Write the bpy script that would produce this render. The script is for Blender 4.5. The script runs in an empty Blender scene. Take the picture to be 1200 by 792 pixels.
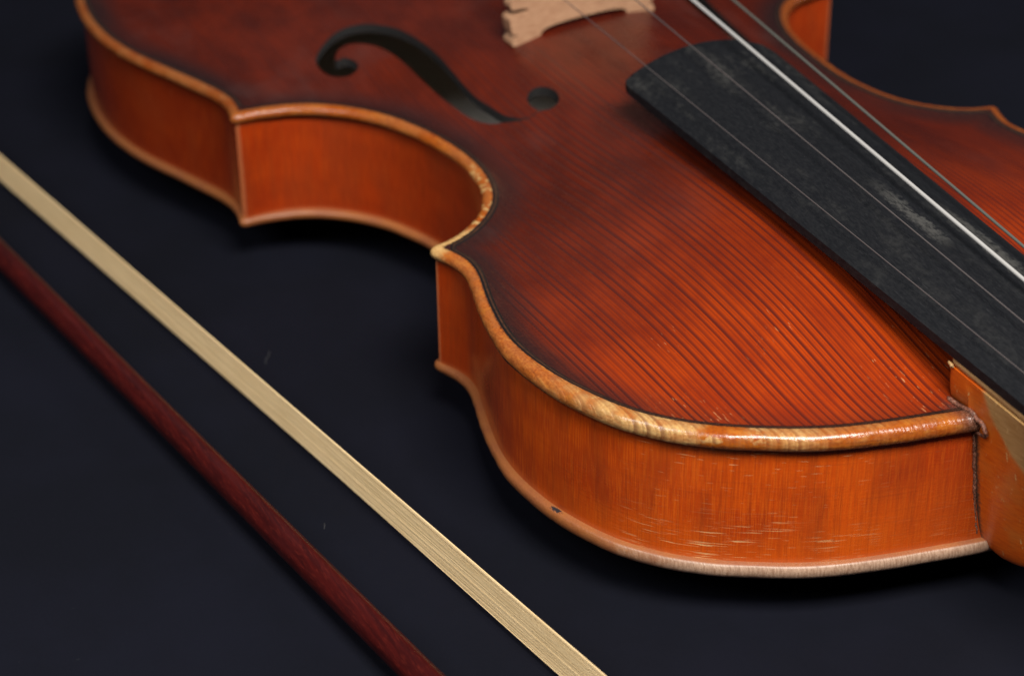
import bpy, bmesh, math, random
import numpy as np
from mathutils import Vector, Matrix
from mathutils.geometry import delaunay_2d_cdt

# ---------------------------------------------------------------- camera, world, lamps, exposure
MM = 0.001
scene = bpy.context.scene
col = scene.collection
cd = bpy.data.cameras.new('camera'); cam = bpy.data.objects.new('camera', cd); col.objects.link(cam)
cam.matrix_world = Matrix(((-0.45271853, 0.45637044, -0.76601041, -0.25981368),
                           (-0.89155963, -0.24415221, 0.38145920, 0.24908682),
                           (-0.01293643, 0.85563761, 0.51741369, 0.27154434),
                           (0, 0, 0, 1)))
cd.lens = 73.283; cd.sensor_width = 36.0; cd.sensor_fit = 'HORIZONTAL'
cd.clip_start = 0.01; cd.clip_end = 50
cd.dof.use_dof = True; cd.dof.focus_distance = 0.430; cd.dof.aperture_fstop = 13.8
cd.dof.aperture_blades = 0
scene.camera = cam

world = bpy.data.worlds.new('World'); scene.world = world; world.use_nodes = True
bg = world.node_tree.nodes['Background']; bg.inputs[0].default_value = (0.50, 0.60, 0.80, 1); bg.inputs[1].default_value = 0.035

def area(name, target, az, el, dist, sx, sy, power, colour):
    ld = bpy.data.lights.new(name, 'AREA'); ld.shape = 'RECTANGLE'; ld.size = sx; ld.size_y = sy
    ld.energy = power; ld.color = colour
    o = bpy.data.objects.new(name, ld); col.objects.link(o)
    a, e = math.radians(az), math.radians(el)
    d = Vector((math.cos(e)*math.cos(a), math.cos(e)*math.sin(a), math.sin(e)))
    o.location = Vector(target)*MM + d*dist
    o.rotation_euler = d.to_track_quat('Z', 'Y').to_euler()
    return o
area('softbox_key', (50, 20, 45), 166, 58, 0.75, 0.36, 0.22, 10.6, (1.0, 0.965, 0.92))
area('softbox_side', (90, 60, 30), 108, 45, 0.95, 0.35, 0.35, 3.6, (0.96, 0.97, 1.0))
area('softbox_back', (120, -20, 45), 2, 36, 1.0, 0.60, 0.25, 0.06, (0.85, 0.92, 1.0))
area('softbox_right', (180, -30, 40), -112, 36, 0.95, 0.30, 0.30, 2.6, (0.92, 0.96, 1.0))

scene.view_settings.view_transform = 'Standard'; scene.view_settings.look = 'None'
scene.view_settings.exposure = 0.0; scene.view_settings.gamma = 1.0
scene.view_settings.use_curve_mapping = False
scene.cycles.max_bounces = 6

# ---------------------------------------------------------------- geometry (mm)
# violin frame: x from the neck end to the tail, y to the treble side, z up
ZB, ZT = 15.0, 42.65           # planes where ribs meet back and top
UPPER = [(2.0,0),(2.2,6),(2.8,11),(3.7,15.6),(4.4,18.7),(5.6,24.2),(6.9,30.0),(8.4,35.8),(10.0,41.2),(12.0,46.5),(14.5,51.6),(17.2,56.3),(19.8,60.5),(22.2,64.0),(24.8,67.3),(28.2,71.0),(32.2,74.5),(36.8,77.7),(42.4,80.5),(48.1,82.6),(54.2,84.4),(61.6,85.6),(69.8,86.2),(78.8,85.5),(87.6,83.5),(95.4,81.4),(101.5,79.5),(106.5,78.2),(110.6,78.1),(114.2,79.3),(117.3,80.6)]
CBOUT = [(120.5,79.0),(120.8,76.4),(121.9,73.7),(125.4,68.2),(130.8,62.6),(136.5,58.9),(143.0,56.6),(152.0,55.2),(160.8,55.4),(171.6,57.2),(181.5,60.2),(189.6,64.2),(197.2,70.2),(202.6,77.2),(205.4,85.2),(206.2,91.8),(206.2,94.4)]
LOWER = [(209.4,95.6),(213.6,94.6),(218.4,94.6),(224,95.9),(230.4,97.9),(244.2,102.8),(258.5,107.5),(274.9,110.2),(292.2,109.9),(309.2,106.5),(322,100.5),(333,91.5),(341,80),(346.5,66),(350.5,48),(353,28),(354,12),(354.2,0)]
def resample(pts, step, smooth=0.0, fine=0.35):
    """Catmull-Rom through pts, gaussian smoothed along the arc with fixed ends, equal steps."""
    P=np.array(pts,float); P=np.vstack([2*P[0]-P[1],P,2*P[-1]-P[-2]])
    out=[]
    for i in range(1,len(P)-2):
        a,b,c,d=P[i-1:i+3]; n=max(4,int(np.linalg.norm(c-b)/fine)); t=np.linspace(0,1,n,endpoint=False)[:,None]
        out.append(.5*((2*b)+(-a+c)*t+(2*a-5*b+4*c-d)*t**2+(-a+3*b-3*c+d)*t**3))
    Q=np.vstack(out+[P[-2][None]])
    def eq(Q,st):
        s=np.r_[0,np.cumsum(np.linalg.norm(np.diff(Q,axis=0),axis=1))]; n=max(2,int(round(s[-1]/st)))
        u=np.linspace(0,s[-1],n+1); return np.stack([np.interp(u,s,Q[:,k]) for k in range(Q.shape[1])],-1)
    Q=eq(Q,fine)
    if smooth>0:
        n=int(3*smooth/fine); k=np.exp(-.5*(np.arange(-n,n+1)*fine/smooth)**2); k/=k.sum()
        E=np.vstack([2*Q[0]-Q[n:0:-1],Q,2*Q[-1]-Q[-2:-n-2:-1]])
        Q=np.stack([np.convolve(E[:,j],k,'valid') for j in range(Q.shape[1])],-1)
    return eq(Q,step)
STEP=1.4
seg_u=resample(UPPER,STEP,3.0); seg_c=resample(CBOUT,STEP,2.2); seg_l=resample(LOWER,STEP,3.0)
seg_u[0,1]=0; seg_l[-1,1]=0
nose_u=resample([seg_u[-1],(119.4,80.6),seg_c[0]],.9)[1:-1]
nose_l=resample([seg_c[-1],(207.3,96.0),seg_l[0]],.9)[1:-1]
HALF=np.vstack([seg_u,nose_u,seg_c,nose_l,seg_l])
# closed loop: treble side neck->tail, then bass side tail->neck
BX=[0,100,119,140,165,190,207,240,354]; BF=[.98,.975,.97,1.03,1.035,.98,.93,.93,.95]
def bass(L):
    w=[np.interp(L[:,0]+k,BX,BF) for k in range(-8,9,2)]
    return np.stack([L[:,0],-L[:,1]*np.mean(w,0)],-1)
OUT=np.vstack([HALF,bass(HALF)[-2:0:-1]])
def normals(L):
    T=np.roll(L,-1,0)-np.roll(L,1,0); T/=np.linalg.norm(T,axis=1)[:,None]
    return np.stack([-T[:,1],T[:,0]],-1)       # outward for this direction
OUTN=normals(OUT)
def dist_out(P):
    A=OUT;B=np.roll(OUT,-1,0);D=B-A;LL=(D**2).sum(1)
    res=np.empty(len(P))
    for i in range(0,len(P),1500):
        q=P[i:i+1500,None,:]-A[None]; t=np.clip((q*D).sum(2)/LL,0,1)
        res[i:i+1500]=np.sqrt(((q-t[...,None]*D)**2).sum(2).min(1))
    return res
def inside(poly,P):
    x,y=P[:,0],P[:,1]; r=np.zeros(len(P),bool); n=len(poly); j=n-1
    for i in range(n):
        xi,yi=poly[i];xj,yj=poly[j]
        c=((yi>y)!=(yj>y)); r^=c&(x<(xj-xi)*(y-yi)/(yj-yi+1e-12)+xi); j=i
    return r
# smooth arching: Poisson bulge inside the channel, normalised along the centre line
HG=1.5; gx=np.arange(-3,360,HG); gy=np.arange(-114,114.1,HG)
GX,GY=np.meshgrid(gx,gy,indexing='ij'); GP=np.stack([GX.ravel(),GY.ravel()],-1)
CH=6.6
gm=inside(OUT,GP); gd=np.zeros(len(GP)); gd[gm]=dist_out(GP[gm]); gm&=gd>CH; gm=gm.reshape(GX.shape)
def poisson(m):
    u=np.zeros(m.shape)
    def A(v):
        r=4*v; r[1:]-=v[:-1]; r[:-1]-=v[1:]; r[:,1:]-=v[:,:-1]; r[:,:-1]-=v[:,1:]; r[~m]=0; return r
    r=m.astype(float); q=r.copy(); rs=(r*r).sum()
    for _ in range(600):
        Aq=A(q); al=rs/(q*Aq).sum(); u+=al*q; r-=al*Aq; rn=(r*r).sum()
        if rn<1e-10: break
        q=r+rn/rs*q; rs=rn
    return u
GU=poisson(gm)
mid=GU[:,len(gy)//2]
GT=np.where(gm,GU/np.maximum(mid[:,None],1e-6),0); GT=np.clip(GT,0,1.25)
def bil(G,P):
    a=np.clip((P[:,0]-gx[0])/HG,0,len(gx)-1.001); b=np.clip((P[:,1]-gy[0])/HG,0,len(gy)-1.001)
    i=a.astype(int);j=b.astype(int);s=a-i;t=b-j
    return (G[i,j]*(1-s)*(1-t)+G[i+1,j]*s*(1-t)+G[i,j+1]*(1-s)*t+G[i+1,j+1]*s*t)
def arch(P):
    t=np.minimum(bil(GT,P),1.0)
    cross=(1+np.cos(np.pi*np.sqrt(1-t)**1.3))/2
    q=np.clip(np.abs(2*(P[:,0]-8)/340-1),0,1); l=1-q**3.0; L=l*l*(3-2*l)
    return cross*L
EP_D=[0,.1,.6,1.4,2.2,3.0,3.8,4.6,5.4,6.2,7.0]
EP_Z=[1.6,2.4,3.2,3.62,3.68,3.58,3.38,3.18,3.04,2.97,2.95]
def kz(x): return np.interp(x,[0,50,100,360],[1,1,.73,.70])
def plate_z(P,d,H):
    return np.interp(d,EP_D,EP_Z)*kz(P[:,0])+H*arch(P)
def top_z(P):
    P=np.asarray(P,float).reshape(-1,2); return ZT+plate_z(P,dist_out(P),12.1)
FHOLE = [(162.0,34.2),(163.3,35.9),(165.1,37.7),(167.8,40.5),(170.9,42.4),(175.2,43.7),(180.6,44.5),(186.5,45.1),(192.5,45.7),(198.8,46.2),(205.5,46.6),(211.6,47.3),(217.7,48.8),(222.1,51.0),(225.2,54.0),(225.8,57.0),(224.2,59.3),(221.9,60.7),(221.0,60.1),(221.3,58.9),(219.9,57.4),(216.8,56.6),(214.5,57.2),(213.1,59.0),(212.9,61.1),(214.4,63.7),(217.0,65.3),(220.5,65.9),(224.3,65.4),(227.7,63.4),(230.8,60.1),(233.2,56.2),(233.6,51.7),(231.6,47.6),(227.6,44.3),(222.4,41.6),(216.4,40.0),(209.6,38.9),(202.9,38.5),(195.6,38.6),(187.9,38.8),(181.0,38.7),(175.4,38.0),(169.1,37.1),(165.1,35.7),(162.5,34.0),(161.5,31.8),(162.0,30.4),(164.6,30.8),(167.5,30.8),(169.5,30.1),(170.9,28.6),(171.0,26.8),(169.8,25.4),(167.4,24.2),(164.4,24.1),(161.7,25.0),(160.1,26.5),(159.8,28.2),(159.8,30.4)]
eye = [(165.4+5.75*math.cos(math.radians(a)), 27.6+3.45*math.sin(math.radians(a))) for a in np.arange(121, -229, -10)]
fh = resample(FHOLE[:46]+[(161.95, 32.3), (162.15, 31.0)]+eye+[(161.75, 31.0), (161.55, 32.3), FHOLE[0]], .5, 0)[:-1]

# ---------------------------------------------------------------- object helpers
def tag(o, label, cat, kind=None):
    if label: o['label'] = label
    if cat: o['category'] = cat
    if kind: o['kind'] = kind
    return o
def empty(name, loc):
    o = bpy.data.objects.new(name, None); col.objects.link(o); o.location = Vector(loc)*MM
    o.empty_display_size = .02
    return o
def root_of(o):
    while o.parent: o = o.parent
    return o
def mesh_obj(name, V, F, mat, parent=None, smooth=True, attrs=None, uv=None):
    me = bpy.data.meshes.new(name)
    me.from_pydata([tuple(float(c)*MM for c in v) for v in V], [], [tuple(int(i) for i in f) for f in F])
    if attrs:
        for k, a in attrs.items():
            at = me.attributes.new(k, 'FLOAT', 'POINT'); at.data.foreach_set('value', np.asarray(a, np.float32))
    if uv is not None:
        l = me.uv_layers.new(name='UVMap'); idx = np.zeros(len(me.loops), np.int32); me.loops.foreach_get('vertex_index', idx)
        l.data.foreach_set('uv', np.asarray(uv, np.float32)[idx].ravel())
    me.materials.append(mat); me.validate(); me.update()
    bm = bmesh.new(); bm.from_mesh(me); bmesh.ops.recalc_face_normals(bm, faces=bm.faces); bm.to_mesh(me); bm.free()
    if smooth: me.polygons.foreach_set('use_smooth', [True]*len(me.polygons))
    o = bpy.data.objects.new(name, me); col.objects.link(o)
    if parent:
        o.parent = parent
        if parent.parent is None and parent.type == 'EMPTY': o.location = -parent.location
    return o
def auto_sharp(o, deg=35):
    bm = bmesh.new(); bm.from_mesh(o.data)
    for e in bm.edges:
        if len(e.link_faces) == 2 and e.calc_face_angle(0) > math.radians(deg): e.smooth = False
    bm.to_mesh(o.data); bm.free()
    return o
def loft(rings, closed=True, caps=True):
    V = [v for r in rings for v in r]; n = len(rings[0]); F = []
    for i in range(len(rings)-1):
        for j in range(n if closed else n-1):
            k = (j+1) % n; F.append((i*n+j, i*n+k, (i+1)*n+k, (i+1)*n+j))
    if caps: F.append(tuple(range(n))[::-1]); F.append(tuple((len(rings)-1)*n+j for j in range(n)))
    return V, F
def tube(path, rad, n=10):
    path = np.asarray(path, float); rad = np.broadcast_to(np.asarray(rad, float), (len(path),)); rings = []
    T = np.gradient(path, axis=0); T /= np.linalg.norm(T, axis=1)[:, None]
    up = np.array([0, 0, 1.0])
    for p, t, r in zip(path, T, rad):
        a = np.cross(up, t)
        if np.linalg.norm(a) < .05: a = np.cross([1.0, 0, 0], t)
        a /= np.linalg.norm(a); b = np.cross(t, a)
        rings.append([p+r*(math.cos(q)*a+math.sin(q)*b) for q in np.linspace(0, 2*math.pi, n, endpoint=False)])
    return loft(rings)

# ---------------------------------------------------------------- material helpers
class NT:
    def __init__(s, name):
        s.m = bpy.data.materials.new(name); s.m.use_nodes = True; s.t = s.m.node_tree; s.t.nodes.clear()
        s.out = s.t.nodes.new('ShaderNodeOutputMaterial'); s.b = s.t.nodes.new('ShaderNodeBsdfPrincipled')
        s.t.links.new(s.b.outputs[0], s.out.inputs[0])
        tc = s.t.nodes.new('ShaderNodeTexCoord'); mp = s.t.nodes.new('ShaderNodeMapping'); mp.inputs['Scale'].default_value = (1000,)*3
        s.t.links.new(tc.outputs['Object'], mp.inputs[0]); s.P = mp.outputs[0]; s.UV = tc.outputs['UV']
        s.N = tc.outputs['Normal']
    def put(s, sock, v):
        if isinstance(v, bpy.types.NodeSocket): s.t.links.new(v, sock)
        elif v is not None:
            if isinstance(v, (tuple, list)) and len(v) == 3 and sock.type == 'RGBA': v = tuple(v)+(1,)
            sock.default_value = v
    def math(s, op, a, b=None, c=None, clamp=False):
        n = s.t.nodes.new('ShaderNodeMath'); n.operation = op; n.use_clamp = clamp
        s.put(n.inputs[0], a); s.put(n.inputs[1], b)
        if c is not None: s.put(n.inputs[2], c)
        return n.outputs[0]
    def add(s, a, b): return s.math('ADD', a, b)
    def sub(s, a, b): return s.math('SUBTRACT', a, b)
    def mul(s, a, b): return s.math('MULTIPLY', a, b)
    def inv(s, a): return s.math('SUBTRACT', 1.0, a)
    def sep(s, v):
        n = s.t.nodes.new('ShaderNodeSeparateXYZ'); s.put(n.inputs[0], v); return n.outputs
    def comb(s, x, y, z):
        n = s.t.nodes.new('ShaderNodeCombineXYZ'); s.put(n.inputs[0], x); s.put(n.inputs[1], y); s.put(n.inputs[2], z); return n.outputs[0]
    def scale(s, v, sc, loc=(0, 0, 0), rot=(0, 0, 0)):
        n = s.t.nodes.new('ShaderNodeMapping'); s.put(n.inputs[0], v); n.inputs['Scale'].default_value = sc; n.inputs['Location'].default_value = loc; n.inputs['Rotation'].default_value = rot; return n.outputs[0]
    def noise(s, v, sc=1.0, detail=3.0, rough=.55, dim='3D', dist=0.0):
        n = s.t.nodes.new('ShaderNodeTexNoise'); n.noise_dimensions = dim
        if dim == '1D': s.put(n.inputs['W'], v)
        else: s.put(n.inputs['Vector'], v)
        n.inputs['Scale'].default_value = sc; n.inputs['Detail'].default_value = detail; n.inputs['Roughness'].default_value = rough
        n.inputs['Distortion'].default_value = dist
        return n.outputs[0]
    def step(s, v, a, b, lo=0.0, hi=1.0):
        n = s.t.nodes.new('ShaderNodeMapRange'); n.interpolation_type = 'SMOOTHSTEP'
        flip = a > b
        s.put(n.inputs[0], v); n.inputs[1].default_value = min(a, b); n.inputs[2].default_value = max(a, b)
        n.inputs[3].default_value = hi if flip else lo; n.inputs[4].default_value = lo if flip else hi
        return n.outputs[0]
    def mix(s, f, a, b, mode='MIX'):
        n = s.t.nodes.new('ShaderNodeMix'); n.data_type = 'RGBA'; n.blend_type = mode; n.clamp_factor = True
        s.put(n.inputs[0], f); s.put(n.inputs[6], a); s.put(n.inputs[7], b); return n.outputs[2]
    def attr(s, name):
        n = s.t.nodes.new('ShaderNodeAttribute'); n.attribute_name = name; return n.outputs['Fac']
    def bump(s, h, strength=.3, dist=.0002, prev=None):
        n = s.t.nodes.new('ShaderNodeBump'); n.inputs['Strength'].default_value = strength; n.inputs['Distance'].default_value = dist
        s.put(n.inputs['Height'], h)
        if prev is not None: s.put(n.inputs['Normal'], prev)
        return n.outputs[0]
    def set(s, **k):
        for a, v in k.items(): s.put(s.b.inputs[a.replace('_', ' ')], v)
        return s.m

def mat_plain(name, c, rough, **k):
    n = NT(name)
    return n.set(Base_Color=c, Roughness=rough, **k)

def mat_top():
    n = NT('spruce_varnish'); x, y, z = n.sep(n.P)
    d = n.attr('edge_d')
    # annual rings run along x: uneven spacing across y, a little wander along x
    wob = n.noise(n.scale(n.P, (.012, .05, 0)), 1, 2)
    sp = n.noise(n.mul(y, .045), 1.0, 3, .6, '1D')
    ph = n.add(n.add(n.mul(y, .56), n.mul(sp, 2.8)), n.mul(wob, .14))
    fr = n.math('FRACT', ph)
    w1 = n.noise(n.math('FLOOR', ph), .37, 0, .5, '1D')
    line = n.mul(n.step(fr, .42, .82), n.step(fr, 1.0, .93))
    fr2 = n.math('FRACT', n.add(n.mul(ph, 2.0), n.mul(n.noise(y, .9, 2, .5, '1D'), .8)))
    thin = n.mul(n.mul(n.step(fr2, .6, .9), n.step(fr2, 1.0, .94)), .38)
    line = n.mul(line, n.step(w1, .3, .62, .5, 1.0))
    line = n.math('MAXIMUM', line, thin)
    streak = n.noise(n.scale(n.P, (.03, 2.6, .3)), 1, 4, .6)
    big = n.noise(n.scale(n.P, (.012, .02, .02), (3, 1, 0)), 1, 3, .55)
    med = n.noise(n.scale(n.P, (.05, .09, .05)), 1, 4, .6)
    fine = n.noise(n.P, 1.6, 4, .65)
    # varnish: bright orange in the upper bout, deeper red brown and painted light falloff towards the middle bouts
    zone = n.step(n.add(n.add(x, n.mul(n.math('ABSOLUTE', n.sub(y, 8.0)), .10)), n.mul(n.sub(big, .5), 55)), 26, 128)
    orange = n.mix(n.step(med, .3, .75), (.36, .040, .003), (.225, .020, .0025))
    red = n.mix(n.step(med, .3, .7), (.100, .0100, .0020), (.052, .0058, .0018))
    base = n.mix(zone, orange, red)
    lcol = n.mix(zone, (.085, .011, .006), (.045, .009, .007))
    base = n.mix(n.mul(n.step(streak, .42, .75), .22), base, lcol)
    lf = n.mul(line, n.step(x, 110, 220, .97, .45))
    base = n.mix(lf, base, lcol)
    # dirt settled in the channel inside the purfling
    gr = n.mul(n.step(n.add(d, n.mul(n.sub(med, .5), 7)), 13.5, 4.6), n.step(x, 12, 75, .60, .98))
    gr = n.mul(gr, n.step(n.noise(n.scale(n.P, (.018, .018, 0), (9, 2, 0)), 1, 2), .25, .6, .45, 1.0))
    base = n.mix(gr, base, n.mix(n.step(fine, .35, .7), (.016, .008, .008), (.034, .011, .009)))
    # soft greyish patches on the varnish beyond the upper bout
    grey_mask = n.mul(n.step(n.noise(n.scale(n.P, (.028, .04, .03), (4.2, .3, 0)), 1, 3, .6), .52, .72), n.step(x, 70, 125, 0, .22))
    base = n.mix(grey_mask, base, (.085, .042, .036))
    # small pale dings following the grain
    sc = n.noise(n.scale(n.P, (.30, 2.2, .5), (0, 4, 0)), 1, 2, .5)
    scm = n.mul(n.step(sc, .665, .72), n.step(n.noise(n.scale(n.P, (.03, .05, .03), (7, 0, 0)), 1, 2), .46, .62))
    scm = n.mul(scm, n.step(x, 75, 45, .06, 1))
    base = n.mix(n.mul(scm, .65), base, (.50, .24, .10))
    # rounded edge worn to bare wood
    wn = n.noise(n.scale(n.P, (.22, .22, .5), (2, 5, 1)), 1, 4, .62)
    patch = n.step(wn, .40, .56)
    bare = n.mix(n.step(fine, .3, .7), (.56, .35, .135), (.44, .23, .075))
    bare = n.mix(n.mul(line, n.step(x, 30, 70, .75, .25)), bare, (.16, .065, .028))
    vcol = n.mix(n.step(n.add(fine, n.mul(wn, .5)), .5, .95), (.37, .085, .007), (.23, .040, .004))
    fleck2 = n.noise(n.scale(n.P, (.28, .28, .9), (4, 4, 4)), 1, 5, .6)
    vcol = n.mix(n.mul(n.step(fleck2, .50, .66), n.step(x, 150, 60, .25, .5)), vcol, (.45, .155, .018))
    vcol = n.mix(n.mul(n.step(fleck2, .42, .32), .6), vcol, (.20, .035, .007))
    vcol = n.mix(n.step(x, 190, 225, 0, .65), vcol, (.17, .038, .008))
    vcol = n.mix(n.step(y, 5, -15, 0, .6), vcol, (.14, .03, .008))
    ed2 = n.noise(n.scale(n.P, (.055, .055, .02), (1, 8, 1)), 1, 3, .6)
    patch = n.mul(n.add(n.mul(patch, .45), .55), n.step(n.add(ed2, n.mul(fine, .22)), .47, .66))
    patch = n.math('MAXIMUM', patch, n.mul(n.step(wn, .54, .62), .85))
    nick = n.mul(n.step(n.noise(n.P, .55, 2, .5), .52, .60), n.mul(n.step(x, 113, 117), n.step(x, 160, 146)))
    nick = n.math('MAXIMUM', nick, n.mul(n.step(n.add(x, n.mul(fine, 4)), 116, 119), n.step(x, 124, 121)))
    bareamt = n.mul(n.mul(patch, n.step(x, 38, 62, .95, .16)), n.step(y, -10, 15, .22, 1.0))
    bareamt = n.mul(bareamt, n.step(n.add(x, n.mul(n.sub(med, .5), 16)), 4, 11, .25, 1.0))
    bareamt = n.mul(bareamt, n.step(n.add(x, n.mul(n.sub(med, .5), 10)), 11, 20, .35, 1.0))
    edge = n.mix(n.math('MAXIMUM', bareamt, n.mul(nick, n.step(y, 0, 10))), vcol, bare)
    specks = n.step(n.noise(n.P, 2.4, 3, .6), .62, .70)
    edge = n.mix(n.mul(specks, .35), edge, (.10, .035, .015))
    lim = n.step(x, 45, 90, 0.0, 1.35)
    em = n.step(n.add(n.add(d, lim), n.mul(n.sub(fine, .5), 1.0)), 4.0, 3.4)
    base = n.mix(em, base, edge)
    # grime against the neck root
    gx = n.math('SQRT', n.add(n.math('POWER', n.math('MAXIMUM', n.sub(x, 8.0), 0.0), 2.0), n.math('POWER', n.math('MAXIMUM', n.sub(n.math('ABSOLUTE', y), 16.0), 0.0), 2.0)))
    gm_ = n.step(n.add(gx, n.mul(n.sub(fine, .5), 5)), 6.0, .8)
    base = n.mix(n.mul(gm_, .85), base, n.mix(n.step(n.noise(n.P, 3.0, 3, .7), .45, .62), (.022, .014, .012), (.16, .085, .06)))
    rough = n.add(n.step(n.add(med, n.mul(fine, .3)), .4, .9, .19, .30), n.mul(grey_mask, .9))
    rough = n.sub(rough, n.mul(em, n.step(n.add(wn, n.mul(fine, .4)), .45, .85, .08, .0)))
    coat = n.mul(n.step(em, 0, 1, .10, .45), n.step(x, 45, 75, 1.0, .45))
    bump = n.bump(n.add(n.mul(line, -1.0), n.mul(streak, -.35)), .55, .00016)
    bump = n.bump(n.add(n.mul(fine, .7), n.mul(wn, 1.2)), .22, .0003, bump)
    bump = n.bump(n.add(n.mul(fleck2, em), n.mul(wn, n.mul(em, 1.5))), .35, .0004, bump)
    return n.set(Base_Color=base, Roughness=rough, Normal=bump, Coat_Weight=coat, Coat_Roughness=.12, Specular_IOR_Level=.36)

def mat_rib():
    n = NT('maple_rib_varnish'); u, v, _ = n.sep(n.UV)          # u: mm along the rib, v: mm above the back
    e = n.attr('end_d'); x, y, z = n.sep(n.P)
    f1 = n.noise(n.comb(n.mul(u, 1.3), n.mul(v, .05), 0.0), 1, 3, .6)
    f2 = n.noise(n.comb(n.mul(u, 4.2), n.mul(v, .12), 3.0), 1, 2, .6)
    h1 = n.noise(n.comb(n.mul(u, .05), n.mul(v, 1.9), 7.0), 1, 3, .6)
    flame = n.noise(n.comb(n.mul(u, .12), n.mul(v, .03), 5.0), 1, 2, .5, dist=.6)
    big = n.noise(n.comb(n.mul(u, .035), n.mul(v, .06), 1.0), 1, 3, .6)
    fine = n.noise(n.P, 1.5, 4, .65)
    base = n.mix(n.step(big, .3, .72), (.54, .070, .004), (.37, .035, .003))
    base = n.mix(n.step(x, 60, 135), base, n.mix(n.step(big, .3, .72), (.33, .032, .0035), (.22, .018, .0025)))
    base = n.mix(n.step(x, 207, 211, 0, .6), base, (.15, .012, .003))  # lower-bout rib darkened: its turn away from the light is painted in
    base = n.mix(n.mul(n.step(f1, .42, .68), .42), base, (.20, .028, .006))
    base = n.mix(n.mul(n.step(f2, .47, .62), n.step(x, 60, 120, .42, .15)), base, (.66, .118, .007))
    base = n.mix(n.mul(n.step(flame, .45, .7), .38), base, (.22, .032, .007))
    base = n.mix(n.mul(n.step(h1, .52, .75), .22), base, (.19, .03, .007))
    base = n.mix(n.mul(n.step(n.add(v, n.mul(big, 10)), 18, 6), n.step(x, 70, 40, 0, .40)), base, (.60, .098, .006))
    # dirt under the overhang and above the back edge
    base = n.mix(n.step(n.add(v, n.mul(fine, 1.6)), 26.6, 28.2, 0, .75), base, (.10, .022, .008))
    base = n.mix(n.step(n.add(v, n.mul(fine, 1.2)), 2.0, .5, 0, .35), base, (.42, .12, .035))
    # pale scratches in the lower half
    sc = n.noise(n.comb(n.mul(u, .12), n.mul(v, 3.4), 11.0), 1, 3, .5)
    zone = n.mul(n.step(n.noise(n.comb(n.mul(u, .05), n.mul(v, .13), 2.0), 1, 2), .40, .56), n.step(v, 14, 6, .0, 1.0))
    m1 = n.mul(n.step(sc, .585, .64), zone)
    sc2 = n.noise(n.comb(n.mul(u, .22), n.mul(v, 3.4), 21.0), 1, 2, .45)
    m2 = n.mul(n.step(sc2, .67, .72), n.step(v, 18, 25.5, .45, 1.0))
    mm = n.mul(n.math('MAXIMUM', m1, m2), n.mul(n.step(x, 42, 28, 0, 1), n.step(x, 8, 14, .15, 1)))
    base = n.mix(n.step(n.add(x, n.mul(big, 6)), 15, 7, 0, .4), base, (.24, .03, .006))  # shading towards the neck painted into the rib colour
    base = n.mix(n.mul(mm, .88), base, (.72, .43, .18))
    # edge of the corner joint worn pale
    base = n.mix(n.mul(n.step(n.add(e, n.mul(n.sub(fine, .5), .8)), .7, .2), .35), base, (.50, .22, .09))
    bump = n.bump(n.add(n.add(n.mul(f2, .5), n.mul(h1, .5)), n.mul(mm, -1.2)), .35, .00014)
    bump = n.bump(fine, .18, .00025, bump)
    rough = n.step(n.add(big, n.mul(fine, .25)), .4, .85, .17, .28)
    return n.set(Base_Color=base, Roughness=rough, Normal=bump, Coat_Weight=.2, Coat_Roughness=.14, Specular_IOR_Level=.45)

CHX, CHY = 53.8, 83.3
def mat_back():
    n = NT('maple_back_edge'); x, y, z = n.sep(n.P); d = n.attr('edge_d')
    fine = n.noise(n.P, 1.8, 4, .65); med = n.noise(n.P, .14, 3, .6)
    g = n.noise(n.scale(n.P, (.5, 3.0, .6), rot=(0, 0, .5)), 1, 3, .6)
    bare = n.mix(n.step(g, .35, .7), (.40, .255, .17), (.25, .14, .085))
    varn = n.mix(n.step(med, .35, .7), (.26, .085, .022), (.17, .042, .012))
    wear = n.mul(n.step(n.add(x, n.mul(n.sub(med, .5), 26)), 44, 22), n.step(z, 14.98, 14.7))
    bare2 = n.mix(n.step(n.add(x, n.mul(n.sub(fine, .5), 40)), 30, 60), bare, (.42, .19, .07))
    base = n.mix(n.mul(n.step(n.add(fine, n.mul(med, .4)), .50, .75), .5), varn, (.30, .10, .03))
    base = n.mix(wear, base, bare2)
    base = n.mix(n.step(x, 200, 250, 0, .45), base, (.10, .035, .012))
    cq = n.math('SQRT', n.add(n.math('POWER', n.mul(n.sub(x, CHX), .55), 2.0), n.math('POWER', n.mul(n.sub(d, 1.0), 1.5), 2.0)))
    base = n.mix(n.mul(n.step(n.add(cq, n.mul(n.sub(fine, .5), 1.6)), 1.0, .6), n.step(y, 60, 70)), base, (.020, .017, .020))
    base = n.mix(n.step(d, 2.2, 7), base, (.25, .04, .01))
    bump = n.bump(n.add(g, fine), .3, .00025)
    return n.set(Base_Color=base, Roughness=n.step(med, .3, .7, .38, .55), Normal=bump, Coat_Weight=.1, Coat_Roughness=.25)

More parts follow.
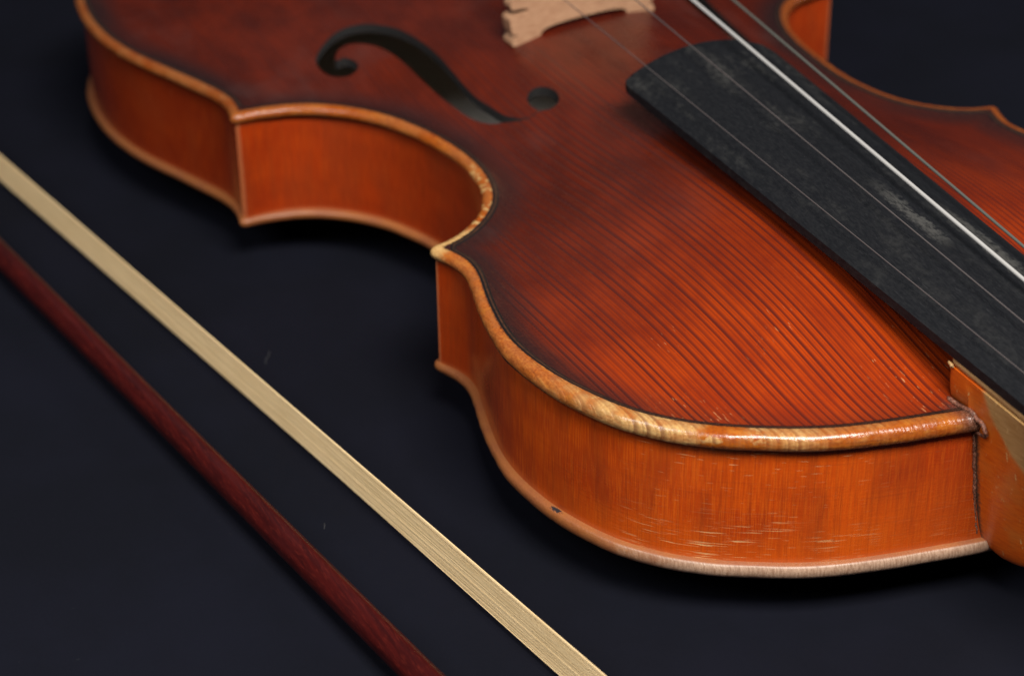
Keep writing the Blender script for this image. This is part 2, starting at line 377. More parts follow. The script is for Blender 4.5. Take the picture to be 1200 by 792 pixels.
def mat_neck():
    n = NT('neck_varnish'); x, y, z = n.sep(n.P)
    fine = n.noise(n.P, 1.4, 4, .65); med = n.noise(n.P, .10, 3, .6)
    st = n.noise(n.scale(n.P, (.25, 1.0, 2.4), rot=(0, .35, 0)), 1, 4, .6)
    varn = n.mix(n.step(st, .35, .7), (.56, .100, .005), (.45, .062, .004))
    varn = n.mix(n.step(med, .45, .7, 0, .35), varn, (.46, .17, .03))
    bare = n.mix(n.step(st, .35, .7), (.44, .255, .095), (.33, .17, .05))
    q = n.add(n.add(n.mul(x, -1.0), n.mul(n.sub(z, 40.0), -.02)), n.mul(n.sub(med, .5), 5))
    lim = n.step(z, 56, 26, -4.0, 16.0)
    f = n.step(n.sub(q, lim), -.8, 1.6)
    base = n.mix(f, varn, bare)
    fleck = n.mul(n.step(n.noise(n.scale(n.P, (1.0, 1.0, .45)), 1, 2), .66, .72), n.step(med, .4, .55))
    base = n.mix(n.mul(fleck, .6), base, (.60, .40, .16))
    # dirt in the joint with the ribs
    base = n.mix(n.mul(n.step(n.add(x, n.mul(n.sub(fine, .5), 2)), 3.6, 4.8), n.step(z, 47, 45)), base, (.05, .025, .015))
    bump = n.bump(n.add(n.mul(st, .7), n.mul(fine, .5)), .25, .0002)
    return n.set(Base_Color=base, Roughness=n.step(f, 0, 1, .34, .55), Normal=bump, Coat_Weight=.15, Coat_Roughness=.2)

def mat_ebony():
    n = NT('worn_ebony'); x, y, z = n.sep(n.P)
    fine = n.noise(n.scale(n.P, (.6, 2.6, 2.0)), 1, 4, .65)
    pore = n.noise(n.scale(n.P, (.35, 4.5, 3.0), (3, 0, 0)), 1, 2, .5)
    grey_mask = n.noise(n.scale(n.P, (.035, .13, .1), (1.5, .2, 0)), 1, 5, .62)
    mott = n.noise(n.P, .55, 4, .65)
    base = n.mix(n.step(fine, .35, .7), (.0050, .0054, .0068), (.0105, .0108, .0120))
    base = n.mix(n.mul(n.step(n.add(grey_mask, n.mul(mott, .25)), .60, .86), n.step(x, 20, 130, .30, .95)), base, n.mix(n.step(mott, .4, .65), (.018, .0178, .0172), (.034, .033, .031)))
    # two polished rosin streaks under the strings
    a = n.mul(n.step(n.math('ABSOLUTE', n.add(n.sub(y, -1.0), n.mul(n.sub(mott, .5), 5))), 2.2, .5), n.mul(n.step(x, 36, 46), n.step(x, 70, 54)))
    b = n.mul(n.step(n.math('ABSOLUTE', n.add(n.sub(y, -9.5), n.mul(n.sub(mott, .5), 6))), 3.2, .5), n.mul(n.step(x, 18, 30), n.step(x, 58, 44)))
    ab = n.mul(n.math('MAXIMUM', a, b), n.step(n.add(fine, n.mul(mott, .4)), .45, .75))
    base = n.mix(n.mul(ab, .6), base, (.080, .077, .070))
    base = n.mix(n.mul(n.step(pore, .66, .73), .5), base, (.03, .03, .031))
    bump = n.bump(n.add(n.mul(fine, .6), mott), .14, .0002)
    return n.set(Base_Color=base, Roughness=n.add(.42, n.mul(mott, .25)), Normal=bump, Specular_IOR_Level=.16)

def mat_wood(name, a, b, sc, rough=.5, coat=0.0, rot=(0, 0, 0)):
    n = NT(name)
    g = n.noise(n.scale(n.P, sc, rot=rot), 1, 4, .6); f = n.noise(n.P, 1.6, 3, .6)
    base = n.mix(n.step(g, .32, .68), a, b)
    base = n.mix(n.mul(n.step(f, .5, .75), .3), base, tuple(c*.5 for c in a))
    return n.set(Base_Color=base, Roughness=rough, Normal=n.bump(n.add(g, f), .2, .0002), Coat_Weight=coat, Coat_Roughness=.2)

def mat_stick():
    n = NT('pernambuco'); 
    g = n.noise(n.scale(n.P, (.05, .9, .9)), 1, 5, .65); f = n.noise(n.scale(n.P, (.3, 2.6, 2.6)), 1, 3, .6)
    m = n.noise(n.P, .06, 2)
    base = n.mix(n.step(g, .3, .7), (.050, .0046, .0036), (.024, .0028, .0028))
    base = n.mix(n.mul(n.step(f, .5, .72), .5), base, (.10, .012, .007))
    base = n.mix(n.mul(n.step(m, .5, .7), .4), base, (.04, .005, .005))
    return n.set(Base_Color=base, Roughness=.30, Normal=n.bump(n.add(g, n.mul(f, .5)), .2, .0002), Coat_Weight=.08, Coat_Roughness=.2, Specular_IOR_Level=.3)

def mat_hair():
    n = NT('bow_hair'); u, v, _ = n.sep(n.UV)
    a = n.noise(n.comb(n.mul(u, 60), n.mul(v, .6), 0.0), 1, 2)
    p = n.noise(n.scale(n.P, (.02, .3, .5)), 1, 3)
    base = n.mix(n.step(a, .3, .7), (.84, .635, .36), (.74, .535, .275))
    base = n.mix(n.mul(n.step(p, .5, .72), .35), base, (.60, .42, .20))
    return n.set(Base_Color=base, Roughness=.42, Specular_IOR_Level=.4)

def mat_cloth():
    n = NT('black_cloth')
    f = n.noise(n.P, 1.1, 5, .7); m = n.noise(n.P, .02, 4, .6); s = n.noise(n.P, .55, 2)
    base = n.mix(n.step(m, .3, .7), (.0046, .0050, .0080), (.0057, .0061, .0106))
    base = n.mix(n.mul(n.step(f, .45, .75), .45), base, (.0062, .0066, .0105))
    base = n.mix(n.step(s, .745, .78, 0, .5), base, (.014, .015, .018))
    return n.set(Base_Color=base, Roughness=.85, Specular_IOR_Level=.06, Normal=n.bump(f, .3, .0004))

def mat_grime():
    n = NT('joint_grime'); a = n.noise(n.P, 2.2, 4, .7); b = n.noise(n.P, 3.2, 2, .5)
    base = n.mix(n.step(a, .4, .62), (.085, .030, .018), (.24, .085, .045))
    base = n.mix(n.step(b, .62, .70), base, (.40, .27, .19))
    return n.set(Base_Color=base, Roughness=.5, Normal=n.bump(a, .6, .0005))

def mat_purfling():
    n = NT('purfling_inlay'); t = n.attr('across'); f = n.noise(n.P, 1.3, 4, .65)
    c = n.mul(n.step(t, .36, .42), n.step(t, .64, .58))
    base = n.mix(n.mul(c, n.step(f, .35, .65, .25, .95)), (.006, .005, .005), (.075, .03, .014))
    base = n.mix(n.step(f, .62, .75, 0, .3), base, (.05, .022, .015))
    return n.set(Base_Color=base, Roughness=.4, Normal=n.bump(f, .3, .0002), Coat_Weight=.15)

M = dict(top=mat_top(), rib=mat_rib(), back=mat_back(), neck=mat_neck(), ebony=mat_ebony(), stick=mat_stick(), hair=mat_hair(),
         cloth=mat_cloth(), grime=mat_grime(), purf=mat_purfling(),
         holewall=mat_wood('stained_hole_edge', (.007, .005, .004), (.004, .003, .003), (.4, .4, 1.0), .85),
         inner=mat_wood('bare_inside_wood', (.62, .58, .52), (.52, .47, .40), (.1, 1.2, .5), .8),
         bridge=mat_wood('bridge_maple', (.45, .255, .145), (.34, .175, .095), (.8, .35, 1.6), .5),
         shim=mat_wood('bare_shim', (.42, .25, .10), (.28, .15, .06), (.2, 1.5, 2.0), .5),
         silver=mat_plain('wound_silver', (.52, .50, .47), .42, Metallic=.35),
         steel=mat_plain('dull_steel', (.13, .11, .105), .45, Metallic=.5),
         gstring=mat_plain('tarnished_winding', (.13, .13, .11), .45, Metallic=.4),
         bone=mat_wood('ivory_tip', (.62, .58, .48), (.55, .5, .4), (.5, .5, .5), .35),
         lint=mat_plain('lint', (.035, .035, .037), .9))

# ---------------------------------------------------------------- the surface
S = 2500
Vc = [(150-S, -S, 0), (150+S, -S, 0), (150+S, S, 0), (150-S, S, 0)]
cloth = mesh_obj('black_cloth', Vc, [(0, 1, 2, 3)], M['cloth'], smooth=False); cloth['kind'] = 'structure'

# ---------------------------------------------------------------- the violin
violin = empty('violin', (177, 0, 0))
tag(violin, 'old orange-red varnished violin with worn edges lying on black cloth', 'violin')

holes = [fh, (fh*[1, -1])[::-1]]
def build_plate(name, zp, sgn, H, mat, holes, label):
    ring_d = [(3.2, 0.0), (.7, .02), (.2, .45), (0, 1.4), (.08, 2.3), (.5, 3.1), (1.0, 3.46)]
    n = len(OUT); B = OUT-OUTN*1.4
    # interior points: offset rings near the edge, a grid inside
    pts = []
    for dd in (2.0, 2.7, 3.4, 4.1, 4.8, 5.5, 6.4, 7.6, 9.0):
        q = OUT-OUTN*dd; ok = (dist_out(q) > dd-.06) & inside(OUT, q); pts.append(q[ok])
    g = np.stack(np.meshgrid(np.arange(0, 356, 2.3), np.arange(-110, 110.1, 2.3), indexing='ij'), -1).reshape(-1, 2)
    g = g+np.random.RandomState(3).uniform(-.25, .25, g.shape)
    gi = inside(OUT, g); g = g[gi]; g = g[dist_out(g) > 9.8]; pts.append(g)
    pts = np.vstack(pts)
    if holes:
        for h in holes:
            keep = np.ones(len(pts), bool)
            dmin = np.sqrt(((pts[:, None]-h[None])**2).sum(2)).min(1); pts = pts[dmin > .7]
    loops = [B]+list(holes); verts = [Vector(v) for v in np.vstack(loops+[pts])]
    edges = []; k = 0
    for L in loops:
        edges += [(k+i, k+(i+1) % len(L)) for i in range(len(L))]; k += len(L)
    vo, eo, fo, *_ = delaunay_2d_cdt(verts, edges, [], 1, 1e-4)
    P = np.array([(v.x, v.y) for v in vo]); F = np.array([f for f in fo if len(f) == 3])
    cen = P[F].mean(1)
    keep = inside(B, cen)
    for h in holes: keep &= ~inside(h, cen)
    F = F[keep]
    d = dist_out(P); zo = plate_z(P, d, H); zo = zo*(1.0 if sgn > 0 else 1.06)
    zi = np.maximum(0.0, zo-2.5)
    nv = len(P)
    V = [(*P[i], zp+sgn*zo[i]) for i in range(nv)]+[(*P[i], zp+sgn*zi[i]) for i in range(nv)]
    ed = list(d)+list(d)
    faces = [tuple(f) for f in F]+[tuple(f[::-1]+nv) for f in F]
    # boundary edges -> map to ring / hole walls
    from collections import Counter
    cnt = Counter()
    for f in F:
        for a, b in ((f[0], f[1]), (f[1], f[2]), (f[2], f[0])): cnt[(min(a, b), max(a, b))] += 1
    bnd = [e for e, c in cnt.items() if c == 1]
    onB = {}
    tree = {}
    for i in range(nv): tree.setdefault((round(P[i, 0], 2), round(P[i, 1], 2)), i)
    idxB = []
    for b in B:
        dd = ((P-b)**2).sum(1); idxB.append(int(dd.argmin()))
    setB = set(idxB)
    for a, b in bnd:
        if a in setB and b in setB: continue
        faces.append((a, b, b+nv, a+nv))
    # rounded edge rings
    base = len(V); rr = []
    rs = np.random.RandomState(8); nz = np.convolve(np.r_[rs.normal(0, 1, n), np.zeros(4)], np.ones(5)/5, 'valid')
    wear = np.clip(nz, -.8, 1.2)*.17+np.where(rs.rand(n) > .975, .22, 0)       # dents and nicks along the edge
    for dd, zz in ring_d:
        q = OUT-OUTN*(dd+wear*(1.0 if dd < .6 else 0.0))[:, None]
        rr.append(len(V)); V += [(*q[i], zp+sgn*zz*float(kz(OUT[i, 0]))) for i in range(n)]; ed += [dd]*n
    for a in range(len(rr)-1):
        for i in range(n):
            j = (i+1) % n; faces.append((rr[a]+i, rr[a]+j, rr[a+1]+j, rr[a+1]+i))
    for i in range(n):
        j = (i+1) % n
        if idxB[i] != idxB[j]: faces.append((rr[-1]+i, rr[-1]+j, idxB[j], idxB[i]))
    o = mesh_obj(name, V, faces, mat, violin, attrs={'edge_d': ed})
    me = o.data; me.materials.append(M['inner']); me.materials.append(M['holewall'])
    # the inner skin and the sound-hole walls are bare wood
    for pl in me.polygons:
        vs = pl.vertices
        if all(nv <= v < 2*nv for v in vs): pl.material_index = 1
        elif len(vs) == 4 and all(v < 2*nv for v in vs): pl.material_index = 2
    auto_sharp(o, 50)
    if label: o['label'] = label
    return o
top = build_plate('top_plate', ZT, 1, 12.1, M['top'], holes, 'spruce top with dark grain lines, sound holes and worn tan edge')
back = build_plate('back_plate', ZB, -1, 12.3, M['back'], [], None)

# purfling inlaid round the top
def purfling():
    d0, d1 = 3.5, 5.3; n = len(OUT); K = 6
    cols = []; valid = np.ones(n, bool)
    for k in range(K+1):
        dd = d0+(d1-d0)*k/K-np.interp(OUT[:, 0], [45, 90], [0, 1.15]); q = OUT-OUTN*dd[:, None]; do = dist_out(q); valid &= (do > dd-.12); cols.append((q, do))
    V = []; ac = []; F = []; ids = [i for i in range(n) if valid[i]]
    for i in ids:
        for k in range(K+1):
            q, do = cols[k]; z = ZT+plate_z(q[i:i+1], do[i:i+1], 12.1)[0]
            V.append((*q[i], z+(.05 if 0 < k < K else -.08))); ac.append(k/K)
    for a in range(len(ids)):
        b = (a+1) % len(ids)
        if np.linalg.norm(OUT[ids[a]]-OUT[ids[b]]) > 22: continue
        for k in range(K): F.append((a*(K+1)+k, a*(K+1)+k+1, b*(K+1)+k+1, b*(K+1)+k))
    return mesh_obj('purfling', V, F, M['purf'], top, attrs={'across': ac})
purfling()

# six ribs
def rib(seg, sgn, s0, end0, end1, taper0, taper1, flip=1):
    L = seg.copy(); T = np.gradient(L, axis=0); T /= np.linalg.norm(T, axis=1)[:, None]; N = np.stack([-T[:, 1], T[:, 0]], -1)
    s = np.r_[0, np.cumsum(np.linalg.norm(np.diff(L, axis=0), axis=1))]; tot = s[-1]
    off = np.full(len(L), 1.8)
    if taper0: off = np.minimum(off, 1.0+0.8*np.clip(s/14, 0, 1)**1.0)
    if taper1: off = np.minimum(off, 1.0+0.8*np.clip((tot-s)/14, 0, 1)**1.0)
    outer = L-N*off[:, None]
    if end0 is not None:
        w = np.clip(1-s/6, 0, 1)[:, None]; outer = outer+(np.array(end0)-outer[0])*w**2
    if end1 is not None:
        w = np.clip(1-(tot-s)/6, 0, 1)[:, None]; outer = outer+(np.array(end1)-outer[-1])*w**2
    inner = outer-N*1.1
    if sgn < 0: outer = bass(outer)*[1, -1]; inner = bass(inner)*[1, -1]
    zz = np.r_[np.linspace(ZB-.4, ZT+.03, 9)]
    V = []; uv = []; ed = []; F = []; nz = len(zz); nn = len(L)
    for A in (outer, inner):
        for i in range(nn):
            for k, z in enumerate(zz):
                V.append((A[i, 0], A[i, 1]*sgn, z)); uv.append((s0+s[i], z-ZB)); ed.append(min(s[i] if taper0 else 99, tot-s[i] if taper1 else 99))
    o = nn*nz
    for i in range(nn-1):
        for k in range(nz-1):
            a = i*nz+k; F.append((a, a+1, a+nz+1, a+nz)); F.append((o+a, o+a+nz, o+a+nz+1, o+a+1))
        a = i*nz; F.append((a, a+nz, o+a+nz, o+a)); a += nz-1; F.append((a, o+a, o+a+nz, a+nz))
    for a0 in (0, (nn-1)*nz):
        for k in range(nz-1): F.append((a0+k, o+a0+k, o+a0+k+1, a0+k+1))
    return auto_sharp(mesh_obj('rib', V, F, M['rib'], violin, attrs={'end_d': ed}, uv=uv), 50)
cu = np.array([118.5, 79.6]); cl = np.array([207.3, 94.6])
for sg in (1, -1):
    off = 0 if sg == 1 else 700
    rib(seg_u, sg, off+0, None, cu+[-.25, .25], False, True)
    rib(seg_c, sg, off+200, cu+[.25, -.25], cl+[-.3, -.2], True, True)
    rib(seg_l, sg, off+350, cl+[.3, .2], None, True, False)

# neck with heel
def crown(x): return 60.164+.0861*x
def fbw(x): return (24+18*(x+130)/270)/2
def fdrop(x): return 42-math.sqrt(42**2-fbw(x)**2)
def fbot(x): return crown(x)-fdrop(x)-2.7
SHIM = 1.6
def nz_(x): return fbot(x)-SHIM
bx = [14, 10, 7.2, 7, 2, 0, -2, -4, -6, -7.5, -9, -10.5, -12, -14, -17, -21, -26, -33, -45, -70, -100, -130]
bz = [43.5, 43.5, 43.5, 12.2, 11.4, 11.0, 11.1, 11.4, 12.2, 13.3, 15, 17.3, 19.8, 22.8, 26.2, 29.4, 32, 34, 35, 33.5, 31, 28.8]
xs = [13.2, 12.9, 12, 9, 7.2, 7.0, 5.5, 4.2]+list(np.arange(3, -34, -1.0))+list(np.arange(-36, -131, -4.0))
rings = []
for x in xs:
    zt_ = nz_(x); zb_ = np.interp(-x, [-b for b in bx], bz)
    wt = fbw(x)+.1
    f = np.clip((-x-8)/28, 0, 1); f = f*f*(3-2*f)
    wb = np.interp(x, [-40, -13, -11, -8, -4.5, -1, 1.5, 4, 14], [9, 3, 5.2, 7.3, 9.2, 10.6, 11.6, 12.0, 16.2])
    if x > 7.1: wb = 16.6
    ex = .16+.74*f
    if x > 12.5: wt -= .35*(1 if x > 13 else .3); 
    ring = []
    for q in np.linspace(0, math.pi, 37):
        sn, cs = math.sin(q), math.cos(q)
        dep = sn**(1.0 if f > .5 else .9)
        y = ((wt+(wb-wt)*dep*(1-f)))*math.copysign(abs(cs)**ex, cs)
        ring.append((x, y, zt_-(zt_-zb_)*dep))
    rings.append(ring)
V, F = loft(rings)
neck = auto_sharp(mesh_obj('neck', V, F, M['neck'], violin), 50)
# bare strip between neck and fingerboard
rings = []
for x in [13.4, 13.2, 12.6]+list(np.linspace(11, -130, 40)):
    w = fbw(x)-.15-(0.9 if x > 13.3 else .4 if x > 13 else 0); zt_ = fbot(x); ring = []
    for (y, z) in ((w, zt_+.1), (w+.12, zt_-.5), (w-.05, zt_-1.15), (w-.45, zt_-SHIM+.12), (w-.5, zt_-SHIM-.3)): ring.append((x, y, z))
    ring += [(x, -b, c) for (_, b, c) in ring[::-1]]
    rings.append(ring)
V, F = loft(rings); auto_sharp(mesh_obj('neck_shim', V, F, M['shim'], neck), 45)
V, F = tube([(13.3+.3*math.sin(a*1.3)-1.7*t, 16.95+.16*t+.25*math.sin(t*math.pi), nz_(12)+.85-.5*t) for t, a in zip(np.linspace(0, 1, 8), range(8))], [.15, .28, .34, .36, .38, .42, .4, .12], 10)
mesh_obj('glue_drop', V, F, M['shim'], neck)
# crusted varnish along the neck joint
def bead(sg):
    path = []
    zpl = lambda x, y: float(top_z([[x, y]])[0])
    for x in np.linspace(13.2, 3.6, 14):
        y = fbw(x)-.15; path.append((x, y, zpl(x, y)+.2))
    path.append((2.2, 16.3, 45.6)); path.append((1.5, 16.2, 44.4)); path.append((1.7, 15.9, 43.0))
    for z in np.linspace(42, 15.6, 18):
        t = (z-11)/(nz_(4)-11)
        path.append((5.2, np.interp(z, [15, 28, 42], [11.8, 13.9, 15.6]), z))
    path = np.array(path)
    rs = np.random.RandomState(5); path = resample(path, .55, .5); rad = .24+.10*np.convolve(rs.rand(len(path)+4), np.ones(5)/5, 'valid')*2; rad[:26] += .16; rad[0] = rad[-1] = .15
    path += rs.normal(0, .05, path.shape)
    path[:, 1] *= sg
    V, F = tube(path, rad, 9); return mesh_obj('joint_crust', V, F, M['grime'], neck)
for sg in (1, -1): bead(sg)

# fingerboard
rings = []
for x in list(np.linspace(-130, 128, 60))+list(np.linspace(130, 137, 10)):
    hw = fbw(x); c = crown(x); end = max(0, x-134.2)
    hw2 = hw-.10*end**1.9; ring = []
    for t in np.linspace(-1, 1, 21):
        y = hw2*t; ring.append((x, y, c-(42-math.sqrt(42**2-y*y))-(.35 if abs(t) == 1 else 0)-.02*end**2))
    zb_ = fbot(x)
    ring += [(x, hw2, zb_+.3), (x, hw2-.4, zb_), (x, hw2-4, zb_+.02), (x, 0, zb_+(.05 if x < 14 else 1.2)), (x, -hw2+4, zb_+.02), (x, -hw2+.4, zb_), (x, -hw2, zb_+.3)]
    rings.append(ring)
V, F = loft(rings); fb = auto_sharp(mesh_obj('fingerboard', V, F, M['ebony'], violin), 42)
fb['label'] = 'black worn ebony fingerboard with grey rubbed streaks'

# bridge
def bridge():
    half = [(0, 2.5), (5, 2.45), (10, 2.2), (12.6, 1.6), (13.6, .8), (14.2, 0), (22.0, 0), (22.1, 2.1), (20.8, 2.35), (20.6, 2.7), (20.9, 3.0), (22.2, 3.2), (22.8, 5.5), (22.8, 8.0), (19.0, 8.5), (17.4, 8.8), (17.4, 9.5), (19.0, 9.8), (22.4, 10.2), (22.0, 12.6), (19.4, 14.2), (18.8, 16.2), (20.6, 18.6), (21.4, 20.9)]
    crownp = [(y, 27.0-(42-math.sqrt(42**2-y*y))) for y in (19.5, 16, 12, 8, 4, 0)]
    poly = half+crownp; poly = poly+[(-a, b) for a, b in poly[-2:0:-1]]
    outer = resample(poly+[poly[0]], .7, .1)[:-1]
    heart = resample([(0, 17.5), (2.6, 15.8), (4.2, 13.4), (2.6, 11.2), (.8, 12.2), (0, 9.6), (-.8, 12.2), (-2.6, 11.2), (-4.2, 13.4), (-2.6, 15.8), (0, 17.5)], .8, .2)[:-1]
    g = np.stack(np.meshgrid(np.arange(-21, 22, 2.0), np.arange(.8, 27, 2.0), indexing='ij'), -1).reshape(-1, 2)
    g = g[inside(outer, g) & ~inside(heart, g)]
    for L in (outer, heart): g = g[np.sqrt(((g[:, None]-L[None])**2).sum(2)).min(1) > .6]
    loops = [outer, heart]; edges = []; k = 0
    for L in loops: edges += [(k+i, k+(i+1) % len(L)) for i in range(len(L))]; k += len(L)
    vo, eo, fo, *_ = delaunay_2d_cdt([Vector(v) for v in np.vstack(loops+[g])], edges, [], 1, 1e-4)
    P = np.array([(v.x, v.y) for v in vo]); F = [f for f in fo if len(f) == 3 and inside(outer, P[list(f)].mean(0)[None])[0] and not inside(heart, P[list(f)].mean(0)[None])[0]]
    nv = len(P); V = []
    fz = lambda y: float(top_z([[195, np.clip(y, -23, 23)]])[0])
    tz = np.interp(np.abs(P[:, 0]), [0, 13, 22], [0, 0, 0])
    for sd in (-1, 1):
        for (y, h) in P:
            th = np.interp(h, [0, 2, 27], [2.3, 2.2, .7]); x = 195.6-.105*y*0.9+sd*th+(0.5 if sd > 0 else 0)
            drop = fz(y)-57.5; k = np.clip(1-h/6, 0, 1)
            V.append((x, y+.5, 54.9+h+(57.5-54.9+drop)*k))
    faces = [tuple(f) for f in F]+[tuple(i+nv for i in f[::-1]) for f in F]
    from collections import Counter
    c = Counter(tuple(sorted(e)) for f in F for e in ((f[0], f[1]), (f[1], f[2]), (f[2], f[0])))
    faces += [(a, b, b+nv, a+nv) for (a, b), q in c.items() if q == 1]
    o = mesh_obj('bridge', V, faces, M['bridge'], violin); auto_sharp(o, 40); o['label'] = 'pale maple bridge with two feet under the strings'
bridge()

# strings: E, A, D, G
SB = [(19.8, 77.2), (6.65, 81.0), (-6.65, 81.8), (-19.8, 79.1)]; SN = [(8.2, 48.7), (2.7, 49.6), (-2.7, 49.7), (-8.2, 49.2)]
for (yb, zb_), (yn, zn_), r, m in zip(SB, SN, (.12, .165, .45, .34), ('steel', 'steel', 'silver', 'gstring')):
    dy = .36
    path = [(-131, yn+dy, zn_), (195.6-.1*yb, yb+dy, zb_), (252, yb*.55, 66.5)]
    pp = [np.array(path[0])*(1-t)+np.array(path[1])*t for t in np.linspace(0, 1, 30)]+[np.array(path[1])*(1-t)+np.array(path[2])*t for t in np.linspace(.03, 1, 8)]
    V, F = tube(pp, r, 10); mesh_obj('string', V, F, M[m], violin)

# beyond the frame: nut, pegbox with scroll and pegs, tailpiece, end button
V, F = loft([[(x, y, z) for (y, z) in ((12, 42.5), (12, 47.5), (6, 49.2), (0, 49.9), (-6, 49.2), (-12, 47.5), (-12, 42.5))] for x in (-130, -135)]); auto_sharp(mesh_obj('nut', V, F, M['ebony'], violin))
rings = []
for t in np.linspace(0, 1, 12):
    x = -132-78*t; w = 12-3.5*t; zc = 39-21*t; h = 11-3*t
    rings.append([(x, w*c, zc+h*s) for c, s in ((-1, -.8), (-.8, -1), (.8, -1), (1, -.8), (1, .95), (.6, 1), (.6, .2), (-.6, .2), (-.6, 1), (-1, .95))])
V, F = loft(rings); auto_sharp(mesh_obj('pegbox', V, F, M['neck'], violin))
rings = []
for a in np.linspace(0, 4.2*math.pi, 80):
    r = 15.0-.95*a; hw = 7.5+.55*a; c = np.array([-220, 0, 17.0]); dr = np.array([math.cos(a+1.2), 0, math.sin(a+1.2)]); th = max(1.2, 5.5-.3*a)
    rings.append([tuple(c+dr*(r+th/2)+[0, -hw, 0]), tuple(c+dr*(r+th/2)+[0, hw, 0]), tuple(c+dr*(r-th/2)+[0, hw, 0]), tuple(c+dr*(r-th/2)+[0, -hw, 0])])
V, F = loft(rings); auto_sharp(mesh_obj('scroll', V, F, M['neck'], violin))
for i, x in enumerate((-146, -160, -176, -191)):
    sg = 1 if i % 2 else -1; z = 37-.27*(-x-135)
    prof = [(-14, 2.6), (12, 3.4), (14, 4.4), (15.5, 3.6), (20, 3.2), (26, 6.5), (33, 8.0), (38, 5.5), (40, 1.0)]
    V, F = loft([[(x+(2.6 if y > 22 else r)*0+math.cos(q)*r*(1 if y < 22 else 1), sg*y, z+math.sin(q)*(r if y < 22 else min(r, 3.4))) for q in np.linspace(0, 2*math.pi, 14, endpoint=False)] for y, r in prof]); mesh_obj('peg', V, F, M['ebony'], violin)
rings = []
for t in np.linspace(0, 1, 14):
    x = 247+98*t; w = 21-12*t; z = 66.5-9.5*t
    rings.append([(x, w*s, z-(1-math.sqrt(max(0, 1-.55*s*s)))*9) for s in np.linspace(-1, 1, 13)]+[(x, w*.98, z-5.5), (x, -w*.98, z-5.5)])
V, F = loft(rings); auto_sharp(mesh_obj('tailpiece', V, F, M['ebony'], violin))
for sg in (1, -1):
    V, F = tube([(344, 4*sg, 53), (352, 4*sg, 50.2), (357, 3.5*sg, 47), (359, 3*sg, 38)], .9, 8); mesh_obj('tail_gut', V, F, M['ebony'], violin)
V, F = loft([[(x, math.cos(q)*r, 31+math.sin(q)*r) for q in np.linspace(0, 2*math.pi, 18, endpoint=False)] for x, r in ((350, 3.5), (352, 6.5), (355, 7), (358, 4), (361, 4.4), (366, 6.2), (369, 5), (370, 1))]); mesh_obj('end_button', V, F, M['ebony'], violin)

# ---------------------------------------------------------------- the bow
bow = empty('bow', (120, 130, 0)); tag(bow, 'dark red violin bow with pale horsehair lying on its side on black cloth', 'bow')
A0, A1 = np.array([28, 126.1]), np.array([215, 151.0])
def stick_at(x): t = (x-28)/187; return A0+(A1-A0)*t
rings = []
for x in np.linspace(-250, 478, 90):
    c = stick_at(x); r = np.interp(x, [-250, -60, 30, 220, 478], [4.2, 3.7, 3.12, 3.0, 2.6])
    ring = []
    for i in range(8):
        for da in (-.2, 0, .2):
            a = math.pi/8+i*math.pi/4+da; rr = r*(1.045 if da == 0 else 1.02)
            ring.append((x-.13*math.cos(a)*rr, c[0+1]+math.cos(a)*rr, 6.0+math.sin(a)*rr))
    rings.append(ring)
V, F = loft(rings); auto_sharp(mesh_obj('stick', V, F, M['stick'], bow), 60)
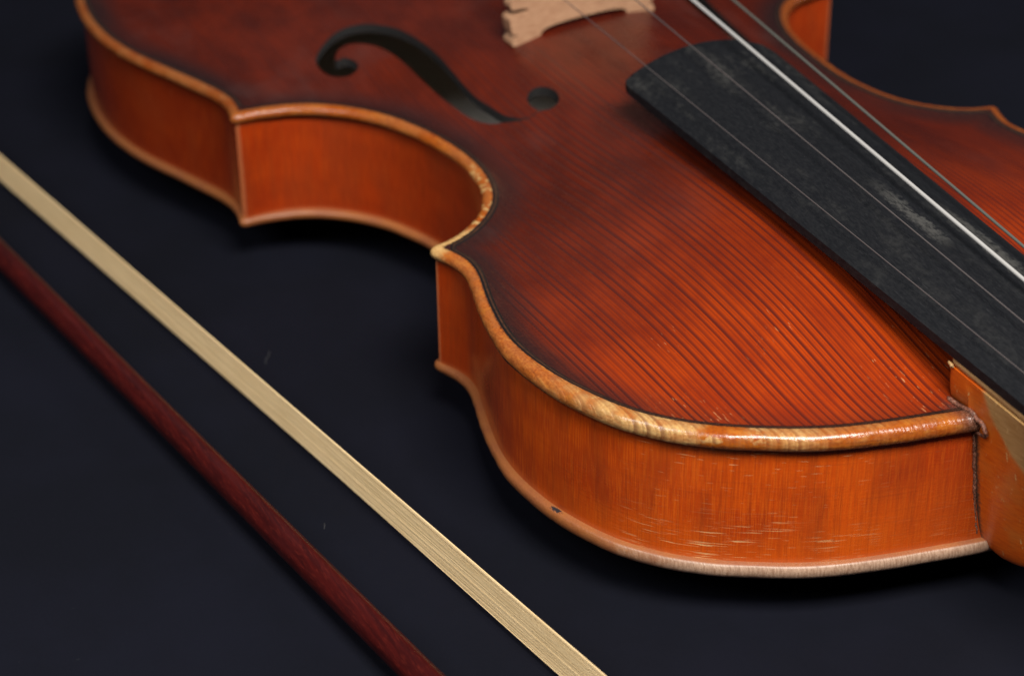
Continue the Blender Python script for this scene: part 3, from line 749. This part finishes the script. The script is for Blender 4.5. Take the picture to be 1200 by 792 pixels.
# hair: strands on edge, 9 mm tall
rs = np.random.RandomState(11)
H0, H1 = np.array([6.6, 97.4]), np.array([285, 140.1])
def hair_at(x): t = (x-6.6)/(285-6.6); return H0+(H1-H0)*t
V = []; F = []; uv = []
xs_h = np.linspace(-190, 470, 56)
ns = 330
for k in range(ns):
    layer = k % 3; f = (k//3+.5)/(ns/3)
    stray = k in (0, 1, 3, 4)
    h0 = 2.05+8.9*f+rs.normal(0, .05); r = .066+rs.rand()*.022
    off = (layer-1)*.10+rs.normal(0, .035); ph = rs.rand()*6; am = abs(rs.normal(0, .025)); tw = rs.normal(0, .06)
    b0 = len(V)
    for x in xs_h:
        c = hair_at(x); sag = 0
        z = h0+am*math.sin(x*.03+ph)+tw*(x-140)/300
        yy = c[1]+off+am*math.cos(x*.025+ph)
        if stray: z -= (.25+.12*k)*math.exp(-((x-10)/70)**2); yy += .3*math.exp(-((x-10)/70)**2)
        for q in range(4):
            a = q*math.pi/2+.4; V.append((x, yy+r*math.cos(a), z+r*math.sin(a))); uv.append((k/ns*7.31 % 1, x*.1))
    for i in range(len(xs_h)-1):
        for q in range(4):
            a = b0+i*4+q; b = b0+i*4+(q+1) % 4; F.append((a, b, b+4, a+4))
hair = mesh_obj('hair', V, F, M['hair'], bow, uv=uv); hair['kind'] = 'stuff'; hair['label'] = 'flat ribbon of pale blond horsehair'
# frog and head, outside the frame
def slab(name, prof, z0, z1, mat):
    n_ = len(prof); rings = []
    for z, s in ((z0, .93), (z0+.8, 1), (z1-.8, 1), (z1, .93)):
        cx = np.mean([p_[0] for p_ in prof]); cy = np.mean([p_[1] for p_ in prof])
        rings.append([(cx+(a-cx)*s, cy+(b-cy)*s, z) for a, b in prof])
    V, F = loft(rings); return auto_sharp(mesh_obj(name, V, F, mat, bow), 30)
yo = lambda x: stick_at(x)[1]
slab('frog', [(-236, yo(-236)-3.5), (-236, yo(-236)-20), (-226, yo(-226)-22), (-192, yo(-192)-24), (-187, yo(-187)-20), (-192, yo(-192)-12), (-186, yo(-186)-3.8)], .3, 12.0, M['ebony'])
slab('head', [(455, yo(455)-2), (474, yo(474)+2.4), (481, yo(481)-2), (483, yo(483)-14), (486, yo(486)-22), (466, yo(466)-21), (470, yo(470)-12), (466, yo(466)-5)], .8, 11.2, M['stick'])

# lint on the cloth
def lint(pts, label):
    V, F = tube(resample(pts, .4, 0), .09, 6); o = mesh_obj('lint_fibre', V, F, M['lint']); tag(o, label, 'lint'); o['group'] = 'lint on the cloth'
lint([(159.8, 108.3, .12), (161.6, 107.4, .3), (163.2, 106.0, .25), (165.0, 105.3, .12)], 'short grey lint fibre on the cloth between the violin and the bow hair')
lint([(89.5, 121.8, .12), (90.6, 121.2, .25), (91.4, 121.0, .12)], 'tiny grey lint fibre on the cloth between bow stick and bow hair')
